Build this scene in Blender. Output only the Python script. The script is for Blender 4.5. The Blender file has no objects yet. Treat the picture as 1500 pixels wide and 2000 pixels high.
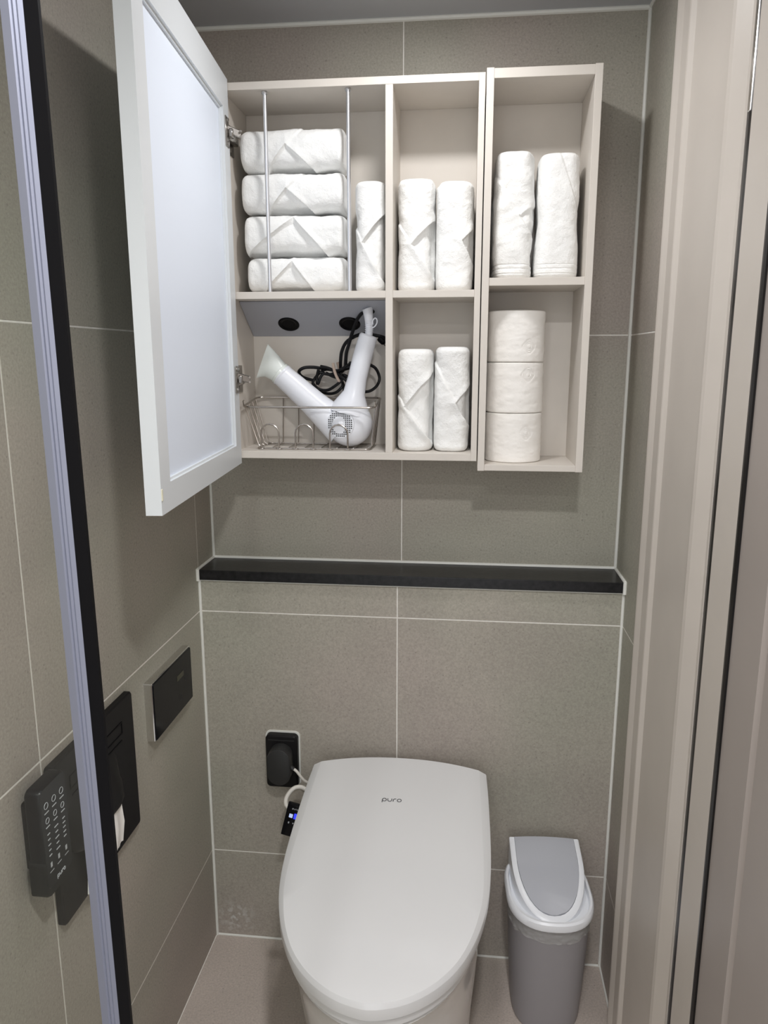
import bpy, bmesh, math, random
from mathutils import Vector, Matrix, noise
random.seed(7)
S = bpy.context.scene
COL = S.collection
pi = math.pi

# ---------------------------------------------------------------- camera
W = 0.919          # room width: left wall x=0, right wall x=W; upper back wall y=0
H = 2.047          # ceiling
LY = -0.102        # face of the boxed-in lower back wall
ZT = 0.930         # top of the stone ledge
REAR = -2.40       # wall behind the camera
cam_d = bpy.data.cameras.new('camera'); cam = bpy.data.objects.new('camera', cam_d); COL.objects.link(cam)
cam_d.sensor_fit = 'HORIZONTAL'; cam_d.sensor_width = 36.0; cam_d.lens = 1468.37/1500*36.0
cam_d.clip_start = 0.02
yaw, pitch, roll = -0.1102, -0.2019, -0.0007
cy, sy, cp, sp = math.cos(yaw), math.sin(yaw), math.cos(pitch), math.sin(pitch)
f = Vector((sy*cp, cy*cp, sp)); r = Vector((cy, -sy, 0)); u = r.cross(f)
r2 = math.cos(roll)*r + math.sin(roll)*u; u2 = -math.sin(roll)*r + math.cos(roll)*u
M = Matrix((r2, u2, -f)).transposed().to_4x4(); M.translation = Vector((0.5852, -1.6511, 1.3864))
cam.matrix_world = M
S.camera = cam

# ---------------------------------------------------------------- world, lights, exposure
wd = bpy.data.worlds.new('world'); S.world = wd; wd.use_nodes = True
wd.node_tree.nodes['Background'].inputs[0].default_value = (0.95, 0.97, 1.0, 1)
wd.node_tree.nodes['Background'].inputs[1].default_value = 1.15
S.view_settings.view_transform = 'Standard'; S.view_settings.look = 'None'
S.view_settings.gamma = 1.0; S.view_settings.use_curve_mapping = False
S.view_settings.exposure = 0.42

def area(name, loc, size, power, col, rot=(0, 0, 0), spread=pi, shape='DISK'):
    l = bpy.data.lights.new(name, 'AREA'); l.shape = shape; l.size = size; l.energy = power; l.color = col; l.spread = spread
    o = bpy.data.objects.new(name, l); COL.objects.link(o); o.location = loc; o.rotation_euler = rot
    return o
L_WC = ((0.51, -0.43, H-0.012), 0.085, 2.2)       # downlight above the toilet
L_IN = ((0.66, -1.42, H-0.012), 0.085, 7.6)       # downlight near the entrance
L_SH = ((0.30, -2.00, H-0.012), 0.085, 3.5)       # downlight over the shower end
area('downlight_lamp', L_WC[0], L_WC[1], L_WC[2], (1.0, 0.995, 1.0))
area('downlight_lamp', L_IN[0], L_IN[1], L_IN[2], (1.0, 0.995, 1.0), spread=math.radians(160))
area('downlight_lamp', L_SH[0], L_SH[1], L_SH[2], (1.0, 0.995, 1.0))

# ---------------------------------------------------------------- materials
def mat(name, col, rough=0.5, metal=0.0, spec=0.5, coat=0.0):
    m = bpy.data.materials.new(name); m.use_nodes = True
    b = m.node_tree.nodes['Principled BSDF']
    b.inputs['Base Color'].default_value = (*col, 1); b.inputs['Roughness'].default_value = rough
    b.inputs['Metallic'].default_value = metal; b.inputs['Specular IOR Level'].default_value = spec
    b.inputs['Coat Weight'].default_value = coat; b.inputs['Coat Roughness'].default_value = 0.05
    return m
def nodes(m): return m.node_tree.nodes, m.node_tree.links, m.node_tree.nodes['Principled BSDF']
def srgb(r, g, b):
    def c(v):
        v /= 255.0
        return v/12.92 if v <= 0.04045 else ((v+0.055)/1.055)**2.4
    return (c(r), c(g), c(b))
def noisy(m, base, var=0.1, scale=40, bump=0.0, bscale=200, detail=4, bdist=0.001):
    N, L, B = nodes(m)
    tc = N.new('ShaderNodeTexCoord'); n = N.new('ShaderNodeTexNoise'); n.inputs['Scale'].default_value = scale; n.inputs['Detail'].default_value = detail
    L.new(tc.outputs['Object'], n.inputs['Vector'])
    rp = N.new('ShaderNodeValToRGB'); rp.color_ramp.elements[0].position = 0.3; rp.color_ramp.elements[1].position = 0.7
    rp.color_ramp.elements[0].color = (*[c*(1-var) for c in base], 1); rp.color_ramp.elements[1].color = (*[min(1, c*(1+var)) for c in base], 1)
    L.new(n.outputs['Fac'], rp.inputs['Fac']); L.new(rp.outputs['Color'], B.inputs['Base Color'])
    if bump:
        n2 = N.new('ShaderNodeTexNoise'); n2.inputs['Scale'].default_value = bscale; n2.inputs['Detail'].default_value = 3
        L.new(tc.outputs['Object'], n2.inputs['Vector'])
        bp = N.new('ShaderNodeBump'); bp.inputs['Strength'].default_value = bump; bp.inputs['Distance'].default_value = bdist
        L.new(n2.outputs['Fac'], bp.inputs['Height']); L.new(bp.outputs['Normal'], B.inputs['Normal'])
    return m
def tile_mat(name, base, rough=0.55, stain=None):
    """grey porcelain stoneware: fine dark and light speckle over soft clouds, a faint per-tile tone"""
    m = mat(name, base, rough, spec=0.35)
    N, L, B = nodes(m)
    g = N.new('ShaderNodeNewGeometry')
    n1 = N.new('ShaderNodeTexNoise'); n1.inputs['Scale'].default_value = 230; n1.inputs['Detail'].default_value = 3; n1.inputs['Roughness'].default_value = 0.75
    n2 = N.new('ShaderNodeTexNoise'); n2.inputs['Scale'].default_value = 3.2; n2.inputs['Detail'].default_value = 5; n2.inputs['Distortion'].default_value = 0.6
    n3 = N.new('ShaderNodeTexVoronoi'); n3.inputs['Scale'].default_value = 75
    for n in (n1, n2, n3): L.new(g.outputs['Position'], n.inputs['Vector'])
    r1 = N.new('ShaderNodeMapRange'); r1.inputs['From Min'].default_value = 0.3; r1.inputs['From Max'].default_value = 0.7; r1.inputs['To Min'].default_value = 0.84; r1.inputs['To Max'].default_value = 1.16
    r2_ = N.new('ShaderNodeMapRange'); r2_.inputs['From Min'].default_value = 0.3; r2_.inputs['From Max'].default_value = 0.7; r2_.inputs['To Min'].default_value = 0.91; r2_.inputs['To Max'].default_value = 1.08
    r3 = N.new('ShaderNodeMapRange'); r3.inputs['From Min'].default_value = 0.06; r3.inputs['From Max'].default_value = 0.16; r3.inputs['To Min'].default_value = 0.76; r3.inputs['To Max'].default_value = 1.0
    L.new(n1.outputs['Fac'], r1.inputs['Value']); L.new(n2.outputs['Fac'], r2_.inputs['Value']); L.new(n3.outputs['Distance'], r3.inputs['Value'])
    oi = N.new('ShaderNodeObjectInfo'); r4 = N.new('ShaderNodeMapRange'); r4.inputs['To Min'].default_value = 0.96; r4.inputs['To Max'].default_value = 1.04
    L.new(oi.outputs['Random'], r4.inputs['Value'])
    last = r1.outputs[0]
    for q in (r2_, r3, r4):
        mm = N.new('ShaderNodeMath'); mm.operation = 'MULTIPLY'; L.new(last, mm.inputs[0]); L.new(q.outputs[0], mm.inputs[1]); last = mm.outputs[0]
    # slow warm / green drift of the stone
    n5 = N.new('ShaderNodeTexNoise'); n5.inputs['Scale'].default_value = 1.7; L.new(g.outputs['Position'], n5.inputs['Vector'])
    rp = N.new('ShaderNodeValToRGB'); rp.color_ramp.elements[0].position = 0.38; rp.color_ramp.elements[1].position = 0.62
    rp.color_ramp.elements[0].color = (base[0]*0.98, base[1]*1.02, base[2]*0.98, 1); rp.color_ramp.elements[1].color = (base[0]*1.03, base[1]*0.985, base[2]*1.0, 1)
    L.new(n5.outputs['Fac'], rp.inputs['Fac'])
    vm = N.new('ShaderNodeVectorMath'); vm.operation = 'SCALE'; L.new(rp.outputs['Color'], vm.inputs[0]); L.new(last, vm.inputs['Scale'])
    out = vm.outputs[0]
    if stain:
        vd = N.new('ShaderNodeVectorMath'); vd.operation = 'DISTANCE'; vd.inputs[1].default_value = stain
        n6 = N.new('ShaderNodeTexNoise'); n6.inputs['Scale'].default_value = 70; n6.inputs['Detail'].default_value = 5
        L.new(g.outputs['Position'], vd.inputs[0]); L.new(g.outputs['Position'], n6.inputs['Vector'])
        a = N.new('ShaderNodeMapRange'); a.inputs['From Min'].default_value = 0.055; a.inputs['From Max'].default_value = 0.0
        L.new(vd.outputs['Value'], a.inputs['Value'])
        b_ = N.new('ShaderNodeMapRange'); b_.inputs['From Min'].default_value = 0.50; b_.inputs['From Max'].default_value = 0.60
        L.new(n6.outputs['Fac'], b_.inputs['Value'])
        c_ = N.new('ShaderNodeMath'); c_.operation = 'MULTIPLY'; L.new(a.outputs[0], c_.inputs[0]); L.new(b_.outputs[0], c_.inputs[1])
        mx = N.new('ShaderNodeMix'); mx.data_type = 'RGBA'; mx.inputs['B'].default_value = (0.6, 0.6, 0.57, 1)
        L.new(c_.outputs[0], mx.inputs['Factor']); L.new(out, mx.inputs['A']); out = mx.outputs['Result']
    L.new(out, B.inputs['Base Color'])
    bp = N.new('ShaderNodeBump'); bp.inputs['Strength'].default_value = 0.25; bp.inputs['Distance'].default_value = 0.0006
    L.new(n1.outputs['Fac'], bp.inputs['Height']); L.new(bp.outputs['Normal'], B.inputs['Normal'])
    return m

M_TILE = tile_mat('wall_tile', srgb(170, 164, 154))
M_TILE_ST = tile_mat('wall_tile_stained', srgb(170, 164, 154), stain=(0.052, LY, 0.05))
M_FLOOR = tile_mat('floor_tile', srgb(186, 178, 168), 0.6)
M_GROUT = noisy(mat('grout', srgb(236, 233, 226), 0.85), srgb(236, 233, 226), 0.08, 60)
M_SIL = mat('silicone', srgb(232, 232, 226), 0.45)
M_CEIL = noisy(mat('ceiling_panel', srgb(182, 184, 188), 0.45), srgb(182, 184, 188), 0.02, 5)
M_STONE = noisy(mat('black_stone', (0.010, 0.010, 0.010), 0.32, spec=0.35), (0.010, 0.0095, 0.0105), 0.7, 90, 0.15, 300)
M_CAB = noisy(mat('cream_laminate', srgb(217, 211, 203), 0.42), srgb(217, 210, 201), 0.015, 30)
M_DOOR = mat('grey_lacquer', srgb(224, 228, 231), 0.38)
M_PANEL = mat('cool_white_panel', srgb(234, 242, 255), 0.5)
M_CHROME = mat('chrome', (0.72, 0.71, 0.70), 0.16, 1.0)
M_STEEL = mat('steel_wire', (0.50, 0.465, 0.43), 0.25, 1.0)
M_ROD = mat('satin_aluminium', (0.72, 0.73, 0.76), 0.38, 1.0)
M_NICKEL = mat('hinge_nickel', (0.42, 0.40, 0.375), 0.28, 1.0)
M_GREYP = mat('grey_outlet_plastic', srgb(176, 178, 186), 0.4)
M_BLACK = mat('black_plastic', (0.004, 0.004, 0.005), 0.4, spec=0.12)
M_BLACKG = mat('black_gloss', (0.004, 0.004, 0.006), 0.14, spec=0.18)
M_MATTE = mat('matte_black', (0.009, 0.0085, 0.009), 0.45, spec=0.2)
M_DGREY = mat('charcoal_plastic', (0.028, 0.028, 0.028), 0.42, spec=0.35)
M_CORD = mat('black_cord', (0.006, 0.006, 0.007), 0.45, spec=0.25)
M_WPL = mat('white_plastic', srgb(238, 240, 246), 0.28)
M_NOZ = mat('translucent_nozzle', srgb(232, 237, 232), 0.25)
M_WCORD = mat('white_cord', srgb(225, 220, 212), 0.5)
M_CER = mat('white_ceramic', srgb(232, 230, 227), 0.10, coat=0.4)
M_LID = mat('lid_plastic', srgb(228, 228, 228), 0.12, coat=0.1)
M_INK = mat('grey_print', srgb(95, 95, 98), 0.5)
M_ICON = mat('white_print', srgb(190, 192, 195), 0.5)
M_BINB = mat('bin_grey', srgb(152, 149, 152), 0.45)
M_BINW = mat('bin_white', srgb(242, 244, 248), 0.3)
M_BINL = mat('bin_lid_silver', srgb(186, 188, 195), 0.16, coat=0.6)
M_TIE = mat('beige_tie', srgb(190, 170, 155), 0.6)
M_PAPER = noisy(mat('tissue', srgb(249, 246, 241), 0.9, spec=0.1), srgb(248, 245, 240), 0.008, 20, 0.5, 110, bdist=0.0016)
M_CARD = mat('cardboard', srgb(170, 140, 105), 0.9)
M_FRAME = noisy(mat('door_frame_film', srgb(202, 194, 185), 0.42), srgb(202, 194, 185), 0.015, 14)
M_FRAME2 = noisy(mat('door_leaf_film', srgb(164, 155, 149), 0.42), srgb(164, 155, 149), 0.02, 10)
M_RUB = mat('black_rubber', (0.008, 0.007, 0.007), 0.3, spec=0.3)
M_ALU = mat('pale_aluminium', srgb(138, 142, 158), 0.4, 0.35)
M_BLACKR = mat('black_satin', (0.006, 0.006, 0.008), 0.28, spec=0.2)
def emis(name, col, st):
    m = mat(name, (0, 0, 0)); N, L, B = nodes(m)
    B.inputs['Emission Color'].default_value = (*col, 1); B.inputs['Emission Strength'].default_value = st
    return m
M_BLUE = emis('blue_led', (0.02, 0.03, 0.9), 1.6)
M_WLED = emis('pale_led', (0.6, 0.7, 1.0), 0.6)
M_LAMP = emis('lamp_diffuser', (1, 0.97, 0.93), 6)
def glass(name, tint, rough=0.0, alpha=0.0):
    m = bpy.data.materials.new(name); m.use_nodes = True; N = m.node_tree.nodes; L = m.node_tree.links
    N.remove(N['Principled BSDF'])
    t = N.new('ShaderNodeBsdfTransparent'); t.inputs[0].default_value = (*tint, 1)
    g = N.new('ShaderNodeBsdfGlossy'); g.inputs['Roughness'].default_value = rough
    fr = N.new('ShaderNodeLayerWeight'); fr.inputs['Blend'].default_value = 0.08
    pw = N.new('ShaderNodeMath'); pw.operation = 'MULTIPLY_ADD'; pw.inputs[1].default_value = 0.35; pw.inputs[2].default_value = 0.03
    mx = N.new('ShaderNodeMixShader'); L.new(fr.outputs['Facing'], pw.inputs[0]); L.new(pw.outputs[0], mx.inputs[0]); L.new(t.outputs[0], mx.inputs[1]); L.new(g.outputs[0], mx.inputs[2])
    o = N['Material Output']
    if alpha:
        d = N.new('ShaderNodeBsdfDiffuse'); d.inputs[0].default_value = (0.75, 0.75, 0.73, 1)
        m2 = N.new('ShaderNodeMixShader'); m2.inputs[0].default_value = alpha
        L.new(mx.outputs[0], m2.inputs[1]); L.new(d.outputs[0], m2.inputs[2]); L.new(m2.outputs[0], o.inputs[0])
    else: L.new(mx.outputs[0], o.inputs[0])
    return m
M_GLASS = glass('shower_glass', (0.965, 0.985, 0.97))
M_BAG = glass('bin_bag_film', (0.92, 0.92, 0.92), 0.12, 0.30)
def towel_mat():
    m = mat('white_terry', srgb(246, 246, 244), 0.95, spec=0.1); N, L, B = nodes(m)
    B.inputs['Sheen Weight'].default_value = 0.25
    tc = N.new('ShaderNodeTexCoord')
    n = N.new('ShaderNodeTexNoise'); n.inputs['Scale'].default_value = 420; n.inputs['Detail'].default_value = 2
    n2 = N.new('ShaderNodeTexNoise'); n2.inputs['Scale'].default_value = 90; n2.inputs['Detail'].default_value = 4
    L.new(tc.outputs['Object'], n.inputs['Vector']); L.new(tc.outputs['Object'], n2.inputs['Vector'])
    b1 = N.new('ShaderNodeBump'); b1.inputs['Strength'].default_value = 0.6; b1.inputs['Distance'].default_value = 0.0013
    b2 = N.new('ShaderNodeBump'); b2.inputs['Strength'].default_value = 0.3; b2.inputs['Distance'].default_value = 0.002
    L.new(n.outputs['Fac'], b1.inputs['Height']); L.new(n2.outputs['Fac'], b2.inputs['Height']); L.new(b1.outputs['Normal'], b2.inputs['Normal'])
    L.new(b2.outputs['Normal'], B.inputs['Normal'])
    return m
M_TOWEL = towel_mat()

# ---------------------------------------------------------------- helpers
def obj(name, bm, m, parent=None, smooth=False, loc=None, rot=None):
    bmesh.ops.recalc_face_normals(bm, faces=bm.faces)
    me = bpy.data.meshes.new(name); bm.to_mesh(me); bm.free()
    me.materials.append(m)
    if smooth:
        for p in me.polygons: p.use_smooth = True
        try: me.set_sharp_from_angle(angle=math.radians(38))
        except Exception: pass
    o = bpy.data.objects.new(name, me); COL.objects.link(o)
    if parent: o.parent = parent
    if loc: o.location = loc
    if rot: o.rotation_euler = rot
    return o
def tag(o, label, cat, group=None):
    o['label'] = label; o['category'] = cat
    if group: o['group'] = group
    return o
def thing(name, label, cat, loc=(0, 0, 0), rotz=0, group=None):
    o = bpy.data.objects.new(name, None); o.empty_display_size = 0.05; COL.objects.link(o)
    o.location = loc; o.rotation_euler = (0, 0, rotz)
    return tag(o, label, cat, group)
def box(x0, x1, y0, y1, z0, z1, bev=0.0, seg=2, bm=None):
    b = bmesh.new()
    bmesh.ops.create_cube(b, size=1.0)
    for v in b.verts: v.co = Vector(((x0+x1)/2+v.co.x*(x1-x0), (y0+y1)/2+v.co.y*(y1-y0), (z0+z1)/2+v.co.z*(z1-z0)))
    if bev: bmesh.ops.bevel(b, geom=b.edges[:], offset=bev, segments=seg, affect='EDGES', profile=0.6)
    return merge(bm, b)
def merge(bm, b):
    if bm is None: return b
    me = bpy.data.meshes.new('t'); b.to_mesh(me); b.free(); bm.from_mesh(me); bpy.data.meshes.remove(me)
    return bm
def prism(pts, axis, a0, a1, bev=0.0, bm=None):
    """polygon pts in the two other axes (x,y)->z ; (y,z)->x ; (x,z)->y"""
    b = bmesh.new()
    def mk(p, a): return {'z': (p[0], p[1], a), 'x': (a, p[0], p[1]), 'y': (p[0], a, p[1])}[axis]
    v0 = [b.verts.new(mk(p, a0)) for p in pts]; v1 = [b.verts.new(mk(p, a1)) for p in pts]
    n = len(pts); b.faces.new(v0); b.faces.new(v1[::-1])
    for i in range(n): b.faces.new((v0[i], v0[(i+1) % n], v1[(i+1) % n], v1[i]))
    if bev: bmesh.ops.bevel(b, geom=b.edges[:], offset=bev, segments=2, affect='EDGES')
    return merge(bm, b)
def loft(loops, cap0=True, cap1=True, bm=None, closed=True):
    b = bmesh.new(); R = [[b.verts.new(p) for p in lp] for lp in loops]; n = len(loops[0])
    for a, c in zip(R[:-1], R[1:]):
        for i in range(n if closed else n-1):
            j = (i+1) % n
            b.faces.new((a[i], a[j], c[j], c[i]))
    if cap0: b.faces.new(R[0][::-1])
    if cap1: b.faces.new(R[-1])
    return merge(bm, b)
def smooth_path(pts, n=8):
    P = [Vector(p) for p in pts]
    if len(P) < 3: return P
    out = []
    for i in range(len(P)-1):
        p0 = P[max(0, i-1)]; p1 = P[i]; p2 = P[i+1]; p3 = P[min(len(P)-1, i+2)]
        for k in range(n):
            t = k/n
            out.append(0.5*((2*p1)+(-p0+p2)*t+(2*p0-5*p1+4*p2-p3)*t*t+(-p0+3*p1-3*p2+p3)*t**3))
    out.append(P[-1]); return out
def tube(pts, rad, n=8, bm=None, smooth=0, closed=False, cap=True):
    P = smooth_path(pts, smooth) if smooth else [Vector(p) for p in pts]
    loops = []; prev = None
    m_ = len(P)
    for i, p in enumerate(P):
        if closed: t = (P[(i+1) % m_]-P[i-1]).normalized()
        else: t = (P[min(i+1, m_-1)]-P[max(i-1, 0)]).normalized()
        if prev is None:
            a = Vector((0, 0, 1)) if abs(t.z) < 0.9 else Vector((1, 0, 0))
            nrm = t.cross(a).normalized()
        else:
            nrm = (prev-t*prev.dot(t)).normalized()
        prev = nrm; bn = t.cross(nrm)
        rr = rad[min(len(rad)-1, int(i*len(rad)/m_))] if isinstance(rad, (list, tuple)) else rad
        loops.append([p+rr*(math.cos(2*pi*k/n)*nrm+math.sin(2*pi*k/n)*bn) for k in range(n)])
    if closed: loops.append(loops[0]); return loft(loops, False, False, bm)
    return loft(loops, cap, cap, bm)
def lathe(prof, c=(0, 0, 0), axis=Vector((0, 0, 1)), n=32, bm=None, sx=1.0, sy=1.0, caps=True):
    """prof: (radius, height) list"""
    q = Vector((0, 0, 1)).rotation_difference(Vector(axis).normalized()); c = Vector(c)
    loops = [[c+q@Vector((rr*math.cos(2*pi*k/n)*sx, rr*math.sin(2*pi*k/n)*sy, h)) for k in range(n)] for rr, h in prof]
    return loft(loops, caps, caps, bm)
def rrect(w, d, rad, n=6, cx=0, cy=0):
    pts = []
    for (sx, sy_, a0) in ((1, 1, 0), (-1, 1, 90), (-1, -1, 180), (1, -1, 270)):
        for k in range(n+1):
            a = math.radians(a0+90*k/n)
            pts.append((cx+sx*(w/2-rad)+rad*math.cos(a), cy+sy_*(d/2-rad)+rad*math.sin(a)))
    return pts
def structure(o): o['kind'] = 'structure'; return o

# ---------------------------------------------------------------- room shell
G = 0.00125   # half width of a grout joint
TH = 0.0005  # tiles stand this far proud of the grout
def wall(name, bm, m=M_GROUT): return structure(obj(name, bm, m))
def tile_y(parent, x0, x1, z0, z1, y, m=M_TILE):    # tile facing -y
    return obj('tile', box(x0+G, x1-G, y, y+0.009, z0+G, z1-G, 0.0005, 1), m, parent)
def tile_x(parent, y0, y1, z0, z1, x, s, m=M_TILE): # tile facing +x (s=1) or -x (s=-1)
    a, b = (x-0.009, x) if s > 0 else (x, x+0.009)
    return obj('tile', box(a, b, y0+G, y1-G, z0+G, z1-G, 0.0005, 1), m, parent)

wb = wall('wall_back', box(-0.02, W+0.02, TH, 0.12, ZT-0.04, H+0.02))
XM = 0.4425
ZG = [0.2329, 0.8329, 1.4329]
for x0, x1 in ((0, XM), (XM, W)):
    for z0, z1 in ((ZT, ZG[2]), (ZG[2], H)): tile_y(wb, x0, x1, z0, z1, 0.0)
wl = wall('wall_lower', box(-0.02, W+0.02, LY+TH, 0.10, -0.02, ZT-0.0225))
for x0, x1 in ((0, XM), (XM, W)):
    for z0, z1 in ((0, ZG[0]), (ZG[0], ZG[1]), (ZG[1], ZT-0.023)):
        tile_y(wl, x0, x1, z0, z1, LY, M_TILE_ST if (x0 == 0 and z0 == 0) else M_TILE)
wleft = wall('wall_left', box(-0.12, -TH, REAR, 0.02, -0.02, H+0.02))
YL = [0.0, -0.101, -0.747, -1.393, -2.039, REAR]
for y1, y0 in zip(YL[:-1], YL[1:]):
    for z0, z1 in ((0, ZG[0]), (ZG[0], ZG[1]), (ZG[1], ZG[2]), (ZG[2], H)):
        if y1 == 0.0 and z1 <= ZG[1]: continue
        tile_x(wleft, y0, y1, z0 if not (y1 == 0.0 and z0 == ZG[1]) else ZT, z1, 0.0, 1)
wr = wall('wall_right', box(W+TH, W+0.12, -0.262, 0.02, -0.02, H+0.02))
for z0, z1 in ((0, ZG[0]), (ZG[0], ZG[1]), (ZG[1], ZG[2]), (ZG[2], H)):
    tile_x(wr, -0.262, 0.0, z0, z1, W, -1)
fl = wall('floor', box(-0.12, W+0.20, REAR-0.12, 0.12, -0.12, -TH))
for x0, x1 in ((0, 0.46), (0.46, W)):
    for y0, y1 in ((-0.95, LY), (-1.55, -0.95), (-2.15, -1.55), (REAR, -2.15)):
        obj('tile', box(x0+G, x1-G, y0+G, y1-G, -0.009, 0.0, 0.0005, 1), M_FLOOR, fl)
ce = wall('ceiling', box(-0.12, W+0.20, REAR-0.12, 0.12, H, H+0.12), M_CEIL)
# silicone beads in the corners
def bead(parent, p, q, r_=0.0035): obj('sealant_bead', tube([p, q], r_, 8), M_SIL, parent, True)
bead(wb, (0.002, -0.002, ZT), (0.002, -0.002, H)); bead(wb, (W-0.002, -0.002, ZT), (W-0.002, -0.002, H), 0.004)
bead(wb, (0, -0.002, H-0.002), (W, -0.002, H-0.002), 0.0055)
bead(wl, (0.002, LY-0.002, 0), (0.002, LY-0.002, ZT-0.024), 0.0034); bead(wl, (W-0.002, LY-0.002, 0), (W-0.002, LY-0.002, ZT-0.024), 0.0034)
bead(wl, (0, LY-0.001, 0.001), (W, LY-0.001, 0.001), 0.0028)
bead(wr, (W-0.001, LY, 0.001), (W-0.001, -0.26, 0.001), 0.0026)
bead(wr, (W-0.002, 0, H-0.002), (W-0.002, -0.26, H-0.002), 0.004)
bead(wleft, (0.001, 0, H-0.002), (0.001, REAR, H-0.002), 0.004)

# black stone ledge on top of the boxed-in wall
LO = LY-0.009
ledge = tag(obj('stone_ledge', box(0.003, W-0.003, LO, -0.001, ZT-0.0225, ZT, 0.0012, 2), M_STONE), 'black stone ledge capping the low boxed-in wall above the toilet', 'ledge')
def lbead(pts, r_): obj('sealant_bead', tube(pts, r_, 8), M_SIL, ledge, True)
lbead([(0, -0.002, ZT+0.001), (W, -0.002, ZT+0.001)], 0.0042)
for sx in (0.002, W-0.002):
    lbead([(sx, -0.001, ZT+0.001), (sx, LO-0.001, ZT+0.001)], 0.0036)
    lbead([(sx, LO-0.002, ZT+0.003), (sx, LO-0.002, ZT-0.024)], 0.0042)
lbead([(0, LY-0.003, ZT-0.0245), (W, LY-0.003, ZT-0.0245)], 0.0017)

# door frame and leaf filling the rest of the right wall
def vprism(name, pts, m, parent=None, bev=0.0):
    return obj(name, prism(pts, 'z', 0.0, H, bev), m, parent, False)
dr = structure(vprism('door_1', [(W+0.004, -0.71), (W+0.004, -0.801), (W+0.010, -0.807), (W+0.010, -0.817), (W+0.003, -0.822), (W+0.003, REAR), (W+0.06, REAR), (W+0.06, -0.71)], M_FRAME2))
dr['label'] = 'greige film-covered door leaf at the right edge'
fr = vprism('casing', [(W+0.10, -0.260), (W-0.0005, -0.260), (W-0.012, -0.262), (W-0.0135, -0.267), (W-0.0125, -0.272), (W-0.0075, -0.2865), (W-0.0075, -0.3250), (W-0.009, -0.3275), (W-0.008, -0.331), (W-0.002, -0.3400), (W-0.001, -0.468), (W-0.0018, -0.470), (W-0.0018, -0.552), (W+0.10, -0.552)], M_FRAME, dr)
vprism('door_stop', [(W+0.10, -0.5522), (W-0.0105, -0.5522), (W-0.013, -0.557), (W-0.0115, -0.566), (W-0.001, -0.597), (W-0.001, -0.606), (W+0.10, -0.606)], M_FRAME, dr)
vprism('rubber_seal', [(W+0.10, -0.6062), (W-0.0003, -0.6062), (W-0.0010, -0.615), (W-0.0003, -0.6238), (W+0.10, -0.6238)], M_RUB, dr)
vprism('jamb_strip', [(W+0.10, -0.624), (W-0.001, -0.624), (W-0.001, -0.626), (W+0.001, -0.699), (W+0.10, -0.699)], M_FRAME, dr, 0)
vprism('rubber_seal', [(W+0.10, -0.6992), (W+0.0008, -0.6992), (W+0.0004, -0.7045), (W+0.0014, -0.7098), (W+0.10, -0.7098)], M_RUB, dr)
# added chrome strip, stands in for metal reflections in the upper seal
obj('seal_glint', box(W-0.0022, W+0.004, -0.6190, -0.6110, 1.68, H-0.001, 0.001), M_CHROME, dr)

# downlights in the ceiling
for (loc, d, e), lab in ((L_WC, 'round ceiling downlight over the toilet'), (L_IN, 'round ceiling downlight near the entrance'), (L_SH, 'round ceiling downlight over the shower end')):
    t = thing('downlight', lab, 'light', (loc[0], loc[1], H), group='ceiling downlights')
    obj('trim_ring', lathe([(0.048, 0), (0.060, 0), (0.060, -0.004), (0.056, -0.008), (0.048, -0.008)], n=40, caps=False), M_WPL, t, True)
    obj('diffuser', lathe([(0.0, -0.0012), (0.047, -0.0012), (0.047, -0.0005), (0.0, -0.0005)], n=40, caps=False), M_LAMP, t)

# ---------------------------------------------------------------- shower screen with its vertical profile
PY = -1.2
sc = thing('shower_screen', 'glass shower screen at the far left with pale aluminium profile and black seal', 'shower screen', (0.3318, PY, 0))
tl = -0.0095   # the profile leans very slightly
def slant(bm):
    for v in bm.verts: v.co.x += tl*(v.co.z-1.24)
    return bm
obj('glass_pane', box(-0.325, -0.004, -0.003, 0.005, 0.012, 2.0), M_GLASS, sc)
pr = [(-0.0075, -0.010), (-0.0015, -0.0115), (-0.0005, -0.0105), (0.0010, -0.0115), (0.0022, -0.0105), (0.0035, -0.0112), (0.0058, -0.0095), (0.0058, 0.004), (-0.0075, 0.004)]
o = obj('aluminium_profile', slant(prism(pr, 'z', 0.0, H-0.001)), M_ALU, sc); o['label'] = 'pale bluish aluminium profile'
o = obj('seal_strip', slant(prism([(0.0059, -0.0095), (0.0148, -0.0100), (0.0150, -0.0075), (0.0059, -0.0070)], 'z', 0.0, H-0.001)), M_BLACK, sc); o['label'] = 'black seal strip'

# ---------------------------------------------------------------- cabinets
CF = -0.163   # front plane of both cabinets
main = thing('wall_cabinet', 'wide cream wall cabinet with its framed door swung open to the left', 'cabinet', (0, 0, 0))
T = 0.0135
ML, MR, MB, MT = 0.1045, 0.6045, 1.1865, 1.8885
def panel(name, p, *a, bev=0.0007): return obj(name, box(*a, bev, 2), M_CAB, p)
YB = -0.0005
panel('side_panel', main, ML, ML+T, CF, YB, MB, MT)
panel('side_panel', main, MR-T+0.002, MR, CF, YB, MB, MT)
panel('top_panel', main, ML+T, MR-T+0.002, CF, YB, MT-T, MT)
panel('bottom_panel', main, ML+T, MR-T+0.002, CF, YB, MB, MB+T+0.001)
panel('divider', main, 0.4235, 0.4375, CF+0.0005, YB-0.003, MB+T+0.001, MT-T)
SZ = 1.5135
panel('shelf', main, ML+T, 0.4235, CF+0.001, YB-0.003, SZ-T, SZ); panel('shelf', main, 0.4375, MR-T+0.002, CF+0.001, YB-0.003, SZ-T, SZ)
panel('back_panel', main, ML+T, MR-T+0.002, -0.012, YB, MB+T+0.001, MT-T)
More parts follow.
